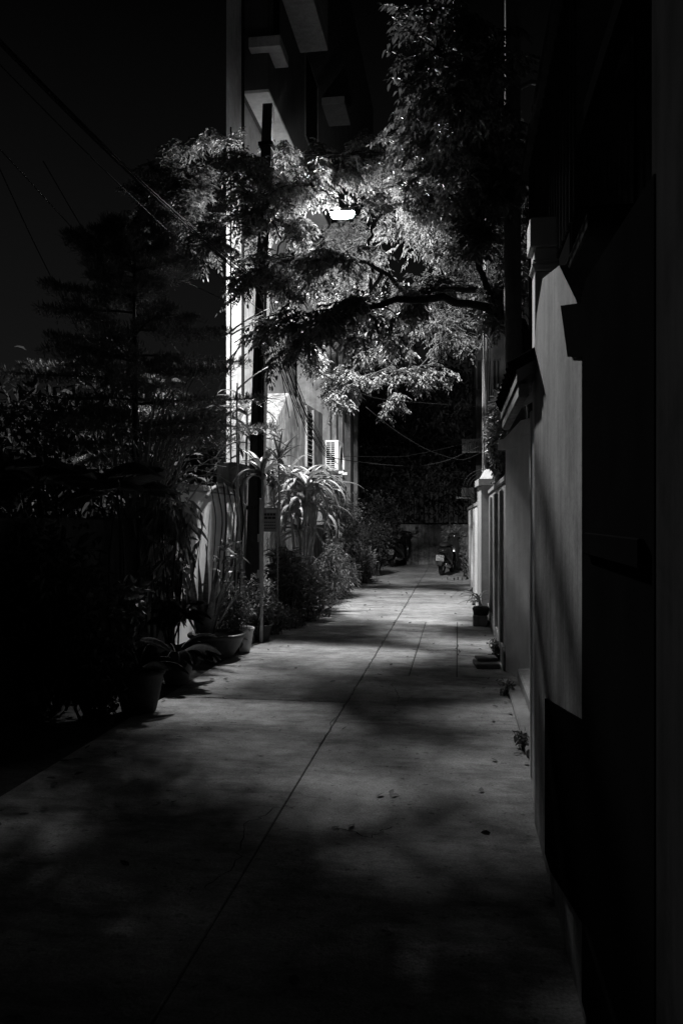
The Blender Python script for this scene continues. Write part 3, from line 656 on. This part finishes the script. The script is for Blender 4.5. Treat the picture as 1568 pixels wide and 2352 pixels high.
def bush(name, label, cat, base, c, ax, n, ll, lw, m=M_leafd, nst=14, group=None, up=.25, droop=.2, shell=.4):
    base = Vector(base); c = np.array(list(c)); ax = np.array(ax)
    t = thing(name, base, label, cat, group)
    st = MB(); pos = []; dr = []
    for _ in range(nst):
        e = c + nz(RNG.normal(0, 1, 3)) * ax * (.45 + .5 * RNG.random())
        path = bez(np.array(base) + RNG.normal(0, .04, 3) * np.array([1, 1, 0]), (np.array(base) + e) / 2 + RNG.normal(0, .12, 3) * ax * 2, e, 9)
        st.tube(path, [.012, .004], 5, False)
        k = n // (nst * 2); i = RNG.integers(3, 9, k); pos.append(path[i] + RNG.normal(0, .12, (k, 3)) * ax); dr.append(RNG.normal(0, 1, (k, 3)) + UP * up)
    k = n - n // 2; v = nz(RNG.normal(0, 1, (k, 3))) * (RNG.random((k, 1)) ** shell)
    cl = nz(RNG.normal(0, 1, (18, 3))) * .75; near = cl[RNG.integers(0, 18, k)]; v = v * .62 + near * .38
    pos.append(c + v * ax); dr.append(v * .8 + RNG.normal(0, .7, (k, 3)) + UP * up)
    pos = np.concatenate(pos); dr = np.concatenate(dr); pos[:, 2] = np.maximum(pos[:, 2], .04)
    lf = MB(); lf.leaves(pos, dr, np.tile(UP, (len(pos), 1)) + RNG.normal(0, .4, (len(pos), 3)), ll * (.7 + .6 * RNG.random(len(pos))), lw * (.7 + .6 * RNG.random(len(pos))), droop)
    st.build('stem', M_bark, t); lf.build('foliage', m, t); return t
def rosette(name, label, cat, base, head, n, L, w, el=(.2, 1.3), droop=(1.0, 1.9), m=M_leafs, r=.02, wav=.01, tipw=.05, sprd=.1, stem=True):
    t = thing(name, Vector(base), label, cat)
    heads = head if isinstance(head, list) else [head]
    st = MB(); lf = MB()
    for hd in heads:
        hd = Vector(hd)
        if stem: st.tube(bez(base, ((base[0] + hd.x) / 2 + random.uniform(-.06, .06), (base[1] + hd.y) / 2, (base[2] + hd.z) / 2), hd, 9), [r, r * .8], 7)
        for k in range(n):
            az = random.uniform(0, 2 * math.pi); f = random.random()
            lf.strap((hd.x + math.cos(az) * .015, hd.y + math.sin(az) * .015, hd.z - sprd * f), az, random.uniform(*el), L * random.uniform(.75, 1.15), w * random.uniform(.8, 1.2), random.uniform(*droop), 8, wav, tipw)
    if stem: st.build('stem', M_barkl, t, True)
    lf.build('foliage', m, t, True); return t
def pot(name, label, x, y, r, h, m, prof=None, group='plant pots along the left side'):
    t = thing(name, (x, y, 0), label, 'plant pot', group)
    pr = prof or [(.001, 0), (.62, 0), (.66, .03), (.82, .45), (.93, .85), (1.0, .88), (1.03, .95), (1.0, 1.0), (.9, 1.0), (.86, .9), (.8, .86)]
    b = MB(); b.lathe([(a * r, z * h) for a, z in pr], (x, y, 0), 28); b.build('body', m, t, True)
    b = MB(); b.lathe([(.001, .88 * h), (.84 * r, .87 * h)], (x, y, 0), 20); b.build('soil', M_soil, t); return t
# pots, near to far
g = G(308, 1640); pot('plant_pot', 'large near pot with a thick rim, nearest on the left', g.x, g.y + .1, .2, .33, M_potd); P1 = (g.x, g.y + .1)
g = G(482, 1520); pot('plant_pot', 'wide dark bowl-shaped pot holding the sword-leaved plant', g.x, g.y + .25, .31, .27, M_pot, [(.001, 0), (.5, 0), (.55, .05), (.78, .45), (.92, .8), (1.0, .86), (1.02, .94), (.98, 1.0), (.9, .99), (.86, .9), (.8, .86)]); P2 = (g.x, g.y + .2)
g = G(553, 1500); pot('plant_pot', 'pot with a bright white rim beside the wide dark bowl', g.x - .02, g.y + .12, .14, .27, M_potl); P3 = (g.x - .02, g.y + .12)
g = G(612, 1474); pot('plant_pot', 'small plain dark pot just beyond the white-rimmed pot', g.x - .1, g.y + .1, .15, .2, M_pot); P4 = (g.x, g.y + .1)
g = G(405, 1575); pot('plant_pot', 'half hidden pot under drooping fern between two bigger pots', g.x - .03, g.y + .1, .16, .24, M_pot); P6 = (g.x - .03, g.y + .1)
# right side block pot
q = G(1102, 1437); t = thing('planter_block', (q.x, q.y, 0), 'square concrete planter block against the right wall', 'planter')
b = MB(); b.box(q.x - .1, q.x + .1, q.y - .1, q.y + .12, 0, .15, .01); b.build('block', M_conc, t)
b = MB(); b.lathe([(.001, .152), (.1, .152), (.12, .24), (.1, .27), (.001, .27)], (q.x + .01, q.y, 0), 14); b.build('root_ball', M_soil, t)
rosette('potted_palm', 'small arching strap-leaf plant growing from the concrete block on the right', 'plant', (q.x, q.y, .26), (q.x - .03, q.y, .42), 11, .34, .035, (.1, 1.0), (.6, 1.8))
q = G(1145, 1515); bush('weed', 'tuft of weed at the foot of the right wall near the stone', 'weed', (q.x, q.y, 0), (q.x - .02, q.y, .1), (.08, .09, .1), 120, .05, .03, nst=5)
# snake plant in the bowl
t = thing('snake_plant', (P2[0] - .12, P2[1], .27), 'sword-leaved snake plant with banded upright leaves in front of the lit wall', 'plant')
lf = MB()
for k in range(24):
    az = random.uniform(0, 2 * math.pi); lf.strap((P2[0] - .12 + .1 * math.cos(az), P2[1] + .1 * math.sin(az), .26), az, random.uniform(.95, 1.5), random.uniform(.5, 1.0), random.uniform(.05, .075), random.uniform(-.05, .35), 7, .006, .04)
lf.build('foliage', M_snake, t, True)
rosette('dracaena', 'tall dracaena with bright wavy strap leaves above the garden wall', 'plant', (P(560, 1300, 11.7).x, P(560, 1300, 11.7).y, 0), [P(568, 940, 11.7), P(578, 1005, 11.7)], 24, .66, .075, (.1, 1.2), (.9, 2.2), wav=.02, m=M_straplit)
rosette('dracaena', 'shaded dracaena with drooping dark fronds before the notice', 'plant', (P(600, 1300, 9.6).x, P(600, 1300, 9.6).y, 0), [P(603, 1085, 9.6)], 30, .5, .06, (.2, 1.3), (1.2, 2.3), m=M_leafd)
rosette('corn_plant', 'bright cascading clump of long hanging leaves against the weathered wall', 'plant', (P(690, 1360, 12.2).x, P(690, 1360, 12.2).y, 0),
        [P(660, 1085, 12.3), P(690, 1100, 12.2), P(715, 1085, 12.5), P(700, 1150, 12.0), P(668, 1170, 12.0), P(722, 1160, 12.4), P(690, 1215, 12.2), P(735, 1120, 12.6), P(705, 1110, 11.9)], 22, .7, .07, (-.2, 1.0), (1.3, 2.3), wav=.014, m=M_straplit)
rosette('dracaena', 'thin-leaved dracaena tuft leaning over the notice sign', 'plant', (P(640, 1330, 11.6).x, P(640, 1330, 11.6).y, 0), [P(640, 1050, 11.6), P(628, 1110, 11.5)], 22, .5, .04, (.2, 1.3), (.6, 1.8))
# shrubs
def bpx(name, label, cat, x, y, d, rx, ry, rd, n, ll, lw, bz=0.0, **k):
    c = P(x, y, d); return bush(name, label, cat, (c.x, c.y, bz), c, (rx / F * d, rd, ry / F * d), n, ll, lw, **k)
bpx('shrub', 'dense dark low shrub spilling to the road edge mid-left', 'shrub', 700, 1350, 11.6, 75, 75, .5, 2600, .06, .025)
bpx('shrub', 'fine-leaved shrub between the bowl pot and the dark low shrub', 'shrub', 580, 1370, 9.9, 75, 70, .4, 2200, .045, .02)
bpx('shrub', 'loose grassy shrub below the hanging corn plant', 'shrub', 760, 1300, 14.0, 45, 80, .6, 1500, .12, .018, droop=.5)
bpx('shrub', 'tall tangled shrub under the metal sheet panel', 'shrub', 800, 1210, 17.3, 55, 95, .9, 2200, .09, .03)
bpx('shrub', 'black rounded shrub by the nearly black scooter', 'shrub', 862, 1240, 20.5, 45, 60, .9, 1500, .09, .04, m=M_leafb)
bpx('shrub', 'dark shrub hanging over the end wall', 'shrub', 880, 1185, 24.6, 60, 70, .5, 1400, .1, .05)
bpx('shrub', 'drooping leafy shrub behind the scooter at the right wall end', 'shrub', 1040, 1240, 23.2, 30, 40, .4, 900, .1, .04)
bpx('shrub', 'big drooping broadleaf shrub silhouetted beside the small board', 'shrub', 395, 1185, 8.2, 75, 75, .4, 420, .15, .045, up=-.9, droop=.5)
bpx('shrub', 'lit leaf sprig sticking out above the fine-leaved shrub', 'shrub', 530, 1270, 9.3, 40, 40, .25, 60, .11, .045, nst=5)
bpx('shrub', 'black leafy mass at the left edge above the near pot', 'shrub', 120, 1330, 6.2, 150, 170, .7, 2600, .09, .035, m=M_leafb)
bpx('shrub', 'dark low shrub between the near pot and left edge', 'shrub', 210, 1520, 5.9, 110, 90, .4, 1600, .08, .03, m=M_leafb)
bpx('shrub', 'tall shrub with pale upturned leaves high at the left edge', 'shrub', 100, 960, 8.6, 120, 90, .7, 520, .12, .045)
bpx('shrub', 'leafy stem with a few pale leaves at the foot of the lit wall', 'shrub', 300, 1380, 7.4, 45, 60, .3, 260, .1, .05, nst=6)
bpx('creeper', 'dark creeper mass hanging over the right wall by the slim pole', 'creeper', 1146, 985, 10.4, 30, 105, 1.2, 3200, .08, .045, nst=14, bz=1.95)
bpx('shrub', 'small plant rooted in front of the far streaked wall', 'shrub', 1069, 1290, 19.5, 9, 32, .2, 160, .12, .03, nst=4)
bpx('shrub', 'low bushy shrub crowding the white-rimmed pot', 'shrub', 625, 1415, 10.3, 55, 40, .3, 1500, .05, .022)
bpx('shrub', 'low dark ground shrub under the hanging corn plant', 'shrub', 668, 1420, 10.9, 45, 28, .3, 1100, .05, .02)
bpx('shrub', 'spiky dark shrub between the notice sign and the corn plant', 'shrub', 655, 1300, 11.3, 45, 60, .4, 1100, .16, .016, droop=.3)
bpx('shrub', 'grassy bank of shrub along the kerb beyond the long grass blades', 'shrub', 790, 1320, 15.0, 40, 45, .7, 1500, .1, .02, droop=.4)
bpx('shrub', 'dark bushy hedge along the kerb before the nearly black scooter', 'shrub', 838, 1290, 18.4, 35, 45, .9, 1500, .08, .03)
bpx('shrub', 'leafy shrub arching over the metal sheet panel', 'shrub', 770, 1150, 16.2, 35, 45, .4, 600, .12, .03, droop=.5)
bpx('shrub', 'dark leafy bush rising before the shaded dracaena', 'shrub', 540, 1400, 8.9, 50, 45, .3, 1000, .06, .025)
def fern(label, base, n, L, group=None, name='fern', pl=.09, pw=.009, m=None):
    t = thing(name, Vector((base[0], base[1], base[2] if name == 'fern' else 0)), label, name, group); lf = MB(); st = MB()
    for k in range(n):
        az = random.uniform(0, 2 * math.pi); el = random.uniform(.5, 1.3); Lk = L * random.uniform(.7, 1.1)
        h = np.array([math.cos(az), math.sin(az), 0]); p = np.array(list(base), dtype=float); pts = [p]
        for i in range(12): e = el - 1.7 * ((i + .5) / 12) ** 1.3; p = p + (h * math.cos(e) + UP * math.sin(e)) * Lk / 12; pts.append(p)
        pts = np.array(pts); st.tube(pts, [.004, .0015], 3, False)
        i = np.repeat(np.arange(2, 12), 7); fr = np.tile(np.arange(7) / 7, 10)[:, None]; q = pts[i] * (1 - fr) + pts[np.minimum(i + 1, 12)] * fr
        tt = nz(pts[np.minimum(i + 1, 12)] - pts[i]); sd = np.array([-math.sin(az), math.cos(az), 0])
        for sg in (-1, 1): lf.leaves(q, tt * .4 + sd * sg - UP * .2, np.tile(UP, (len(q), 1)), pl * np.sin(np.pi * np.linspace(.15, .97, len(q))) + .01, pw, .25)
    if name != 'fern':
        for k in range(4): st.tube(bez((base[0] + RNG.normal(0, .05), base[1] + RNG.normal(0, .05), 0), (base[0] + RNG.normal(0, .1), base[1], base[2] * .5), base, 8), [.018, .01], 5)
    st.build('stem', M_bark, t); lf.build('foliage', m or M_leafb, t); return t
q = P(270, 1140, 7.6); fern('tall palm with long drooping feathered fronds before the bare tangle', tuple(q), 9, .7, name='palm', pl=.28, pw=.022, m=M_leafd)
q = P(90, 1120, 7.0); fern('dark arching palm at the left edge under the pine', tuple(q), 9, .8, name='palm', pl=.3, pw=.024, m=M_leafd)
for k, y in enumerate((5.3, 6.9, 8.6, 9.4, 11.3, 13.9, 16.2)):
    x = .43 if y < 12 else .28; bush('weed', 'small weed tuft along the foot of the right hand walls', 'weed', (x, y, 0), (x - .02, y, .06), (.07, .1, .07), 60, .05, .02, nst=3, group='weeds along the right wall')
fern('feathery fern drooping over the half hidden pot', (P6[0], P6[1], .22), 26, .5)
fern('sparse fern in the large near pot', (P1[0], P1[1], .3), 16, .42)
fern('fern on a pot stand behind the wide bowl pot', (P2[0] - .35, P2[1] - .3, .45), 22, .45)
t = thing('grass_tuft', tuple(G(745, 1405)), 'long grass blades falling onto the lit road', 'grass'); lf = MB(); q = G(735, 1402)
for k in range(46): lf.strap((q.x + random.uniform(-.12, .12), q.y + random.uniform(-.3, .5), .0), random.uniform(-1.2, 1.2), random.uniform(.6, 1.4), random.uniform(.35, .7), .012, random.uniform(1.2, 2.3), 7)
lf.build('foliage', M_leafs, t)

# Norfolk pine
PB = P(308, 1300, 8.9); PB.z = 0; topz = P(308, 505, 8.9).z
t = thing('norfolk_pine', PB, 'dark tiered Norfolk pine with feathery level branches on the left', 'tree')
b = MB(); b.tube([(PB.x, PB.y, 0), (PB.x + .02, PB.y, 2), (PB.x, PB.y, topz)], [.06, .045, .008], 8); b.build('trunk', M_bark, t, True)
br = MB(); lf = MB()
nw = 11
for wv in range(nw):
    f = wv / (nw - 1); zw = topz - .06 - f * (topz - 2.35); Lb = .3 + 1.2 * f ** .75
    for k in range(6 if wv else 5):
        if wv > 2 and random.random() < .18: continue
        az = k * math.pi / 3 + wv * .5 + random.uniform(-.4, .4); h = np.array([math.cos(az), math.sin(az), 0]); Lk = Lb * random.uniform(.55, 1.3); z = zw + random.uniform(-.1, .1)
        tt = np.linspace(0, 1, 12)[:, None]
        pts = np.array([PB.x, PB.y, z]) + h * Lk * tt + UP * (Lk * (.16 * tt - (.05 + .22 * f) * tt ** 2 + .1 * tt ** 4))
        br.tube(pts, [.014, .005], 5)
        sd = np.array([-math.sin(az), math.cos(az), 0]); B = []; D = []
        for i in range(2, 12):
            for sg in (-1, 1):
                for rep in range(3):
                    l2 = .3 * (1.05 - .75 * i / 12) * random.uniform(.7, 1.2) + .05; dd = nz(h * .7 + sd * sg * random.uniform(.5, .9) - UP * random.uniform(-.1, .3))
                    q = pts[i] + dd * l2 * np.linspace(.05, 1, 16)[:, None] - UP * .25 * l2 * np.linspace(.05, 1, 16)[:, None] ** 2
                    B.append(q); D.append(dd * .7 + RNG.normal(0, .55, (16, 3)) + UP * .2)
        B.append(np.repeat(pts[2:], 6, 0)); D.append(h * .7 + RNG.normal(0, .6, (60, 3)))
        B = np.concatenate(B); D = np.concatenate(D)
        lf.leaves(B, D, np.tile(UP, (len(B), 1)), .075, .011, -.25)
br.build('branch', M_bark, t, True); lf.build('needles', M_needle, t)

# leafless tangled shrub under the pine
TB = P(330, 1300, 8.6); TB.z = 0
t = thing('bare_shrub', TB, 'tangle of bare arching branches catching light below the pine', 'shrub')
b = MB()
for k in range(80):
    e = P(random.uniform(150, 530) if k < 46 else random.uniform(380, 530), random.uniform(850, 1120), 8.7 + random.uniform(-.6, .7)); s0 = (TB.x + random.uniform(-.2, .2), TB.y + random.uniform(-.3, .3), random.uniform(.6, 1.8))
    m_ = ((s0[0] + e.x) / 2 + random.uniform(-.3, .3), (s0[1] + e.y) / 2, max(s0[2], e.z) + random.uniform(0, .5))
    q = bez(s0, m_, e, 14); q[1:-1] += RNG.normal(0, .008, q[1:-1].shape); b.tube(q, [random.uniform(.008, .016), .004], 5, False)
b.tube(bez((TB.x, TB.y, 0), (TB.x + .1, TB.y, 1), (TB.x, TB.y, 1.8), 8), [.05, .03], 7)
b.build('branches', M_barkl, t)
# pale bare sticks in front of the lit facade
for lab, pts, r in (('long pale bare stick slanting across the lit facade above the dracaena', [(830, 1195), (860, 1280), (905, 1380)], .012),):
    b = MB()
    for a in (((803, 1370), (900, 1250)), ((775, 1480), (925, 1175)), ((830, 1225), (985, 1130)), ((848, 1225), (1000, 1160)), ((870, 1425), (990, 1340)), ((900, 1270), (965, 1200))):
        p0, p1 = P(a[0][0] / 1.594, a[0][1] / 1.594, 10.4), P(a[1][0] / 1.594, a[1][1] / 1.594, 10.9)
        q = bez(p0, (p0 + p1) / 2 + Vector((0, 0, .06)), p1, 9); b.tube(q, [.014, .006], 5)
    b.tube(bez((P(560, 1300, 10.6).x, P(560, 1300, 10.6).y, 0), P(540, 1100, 10.5), P(545, 880, 10.5), 8), [.02, .01], 6)
    tag(b.build('bare_branch', M_barkl), 'pale bare sticks crossing in front of the lit facade above the dracaena', 'branch')
# hanging stems that streak the lit wall with shadow, and a bent hose over its top
def stem_line(lab, pts, r, m=M_bark, name='hanging_stem', cat='stem', group=None):
    b = MB(); p = np.array([list(q) for q in pts]); tt = np.linspace(0, len(p) - 1, 26); q = np.column_stack([np.interp(tt, np.arange(len(p)), p[:, i]) for i in range(3)])
    for _ in range(3): q[1:-1] = (q[:-2] + 2 * q[1:-1] + q[2:]) / 4
    b.tube(q, r, 6); return tag(b.build(name, m, None, True), lab, cat, group)
for k in range(6):
    y = 9.45 + k * .24 + random.uniform(-.03, .03)
    stem_line('thin hanging stem in front of the lit garden wall', [(-3.02 + .02 * (k % 3), y, 1.95), (-2.93 + .03 * (k % 2), y - .04, 1.5), (-2.95, y - .12, .8), (-2.98, y - .2, .05)], .007 + .003 * (k % 3), group='hanging stems by the lit wall')
stem_line('bent pale hose arching over the top of the lit garden wall', [PX(474, 1142, -3.02), PX(486, 1122, -3.03), PX(505, 1112, -3.1), PX(530, 1122, -3.02), PX(552, 1150, -3.0), PX(575, 1175, -2.95)], .022, M_barkl, 'hose', 'hose')

# fallen leaves
n_ = 260; lf = MB(); q = np.column_stack([RNG.uniform(-2.4, .4, n_), RNG.uniform(1.5, 20, n_), np.full(n_, .006)])
edge = RNG.random(n_) < .5; q[edge, 0] = np.where(RNG.random(edge.sum()) < .6, -2.4 + abs(RNG.normal(0, .25, edge.sum())), .4 - abs(RNG.normal(0, .12, edge.sum())))
lf.leaves(q, np.column_stack([RNG.normal(0, 1, (n_, 2)), np.zeros(n_)]), np.tile(UP, (n_, 1)) + RNG.normal(0, .25, (n_, 3)), .06, .028, -.15, .1)
o = lf.build('fallen_leaves', M_leafb); tag(o, 'small fallen leaves scattered over the concrete lane', 'leaves'); o['kind'] = 'stuff'

# background trees
def bgtree(label, base, H, c, ax, n):
    t = thing('tree', Vector(base), label, 'tree', 'dark background trees'); c = np.array(c); ax = np.array(ax)
    b = MB(); b.tube(bez(base, (base[0] + .2, base[1], H * .4), (c[0], c[1], c[2]), 8), [.2, .08], 8)
    for k in range(9): b.tube(bez((base[0], base[1], H * .45 + .12 * k), c + RNG.normal(0, .3, 3) * ax, c + nz(RNG.normal(0, 1, 3)) * ax * .8, 8), [.06, .02], 5)
    b.build('trunk', M_bark, t, True)
    v = nz(RNG.normal(0, 1, (60, 3))) * RNG.random((60, 1)) ** .4; q = c + v[RNG.integers(0, 60, n)] * ax + RNG.normal(0, .16, (n, 3)) * ax
    q[:, 2] = np.maximum(q[:, 2], .3)
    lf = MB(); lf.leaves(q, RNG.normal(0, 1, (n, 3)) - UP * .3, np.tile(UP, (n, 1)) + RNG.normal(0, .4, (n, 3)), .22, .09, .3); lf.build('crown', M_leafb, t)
bgtree('broad black tree behind the middle of the end wall', (-1.5, 29, 0), 5, (-1.2, 29, 4.4), (2.6, 1.5, 3.0), 9000)
bgtree('black bushy tree at the far left behind the pine and the garden wall', (-6.6, 12.5, 0), 3, (-6.4, 12.5, 2.2), (2.6, 1.2, 1.7), 5000)
bgtree('low dark tree between the pine and the tall apartment block', (-6.0, 16.5, 0), 3, (-5.7, 16.5, 1.9), (1.0, 1.2, 1.6), 2500)
bgtree('dark tree left behind the end wall beside the dim house', (-4.2, 28, 0), 5, (-3.6, 28, 3.6), (2.2, 1.5, 3.2), 7000)

# ------------------------------------------------------------------ cables
def cable(lab, pts, r=.008, sag=0.0, n=24, grp='overhead cables', name='cable'):
    p = np.array([list(q) for q in pts]); tt = np.linspace(0, len(p) - 1, n); q = np.column_stack([np.interp(tt, np.arange(len(p)), p[:, i]) for i in range(3)])
    for _ in range(3): q[1:-1] = (q[:-2] + 2 * q[1:-1] + q[2:]) / 4
    s_ = np.linspace(0, 1, n); q[:, 2] -= sag * 4 * s_ * (1 - s_)
    b = MB(); b.tube(q, r, 6); return tag(b.build(name, M_cable, None, True), lab, 'cable', grp)
pole_a, pole_b, pole_c = on_pole(4.7), on_pole(5.2), on_pole(4.35)
b = MB()
far = P(-260, -180, 4.2)
for k in range(6):
    a = far + Vector((random.uniform(-.04, .04), 0, random.uniform(-.05, .05))); e = pole_a + Vector((random.uniform(-.05, .05), -.1, random.uniform(-.06, .06)))
    tt = np.linspace(0, 1, 26)[:, None]; q = np.array(a) * (1 - tt) + np.array(e) * tt; q[:, 2] -= .12 * 4 * (tt * (1 - tt))[:, 0]
    b.tube(q, .0055, 6)
tag(b.build('cable_bundle', M_cable, None, True), 'thick black bundle of cables slanting down from the upper left to the square pole', 'cable', 'overhead cables')
cable('thin lit wire running below the thick bundle across the left sky', [P(-200, -60, 4.4), pole_c], .004, .1)
cable('twin wire ending behind the pine high on the left', [P(-260, 60, 4.5), P(300, 668, 9.6), P(480, 900, 11)], .004)
cable('faint wire dropping steeply through the dark far left', [P(-40, 300, 6.0), P(70, 540, 7.5), P(150, 700, 8.8), P(230, 860, 10)], .005)
cable('wire crossing in front of the pine tip', [P(100, 370, 7.0), P(210, 560, 8.0), P(410, 640, 9.5), P(540, 700, 10.7)], .005)
cable('pale sagging wire from the air conditioner across to the slim pole', [P(748, 1050, 16.6), P(860, 1066, 16), P(960, 1073, 15.5), P(1030, 1058, 15), P(1100, 1025, 14.6)], .009)
cable('upper wire sagging from the leaves to the slim pole', [P(840, 935, 14), P(900, 985, 14.2), P(980, 1035, 14.4), P(1060, 1060, 14.5), P(1104, 1040, 14.6)], .007)
cable('dark wire sloping down right through the leaf gap', [P(700, 840, 12.5), P(850, 915, 13), P(960, 925, 14), P(1100, 935, 14.6)], .007)
cable('low thin wire crossing the alley behind the pale sagging one', [P(790, 1048, 18.5), P(920, 1050, 18), P(1000, 1035, 17), P(1104, 1010, 14.7)], .006)
b = MB()
for k in range(7):
    a = on_pole(4.3 + .09 * k); e = P(745 + 5 * k, 1048 + 3 * k, 16.6); m_ = P(655 + 8 * k + random.uniform(-6, 6), 930 + 6 * k, 13.5)
    b.tube(bez(a, m_, e, 20), .007, 5)
for k in range(4):
    a = on_pole(5.0 + .1 * k); b.tube(bez(a, P(640 + 12 * k, 830 + 25 * k, 11.4), P(665 + 20 * k, 960 + 20 * k, 13), 16), .007, 5)
tag(b.build('cable_bundle', M_cable, None, True), 'untidy fan of cables dropping from the square pole towards the air conditioner', 'cable', 'overhead cables')
b = MB()
for k in range(3):
    q = [(pb.x + .12 + .03 * k, pb.y - .13, z + .05 * math.sin(z * 2 + k)) for z in np.linspace(1.2, 5.2, 16)]; b.tube(q, .012, 6)
tag(b.build('cable_bundle', M_cable, None, True), 'vertical cables hanging down beside the square concrete pole', 'cable', 'overhead cables')
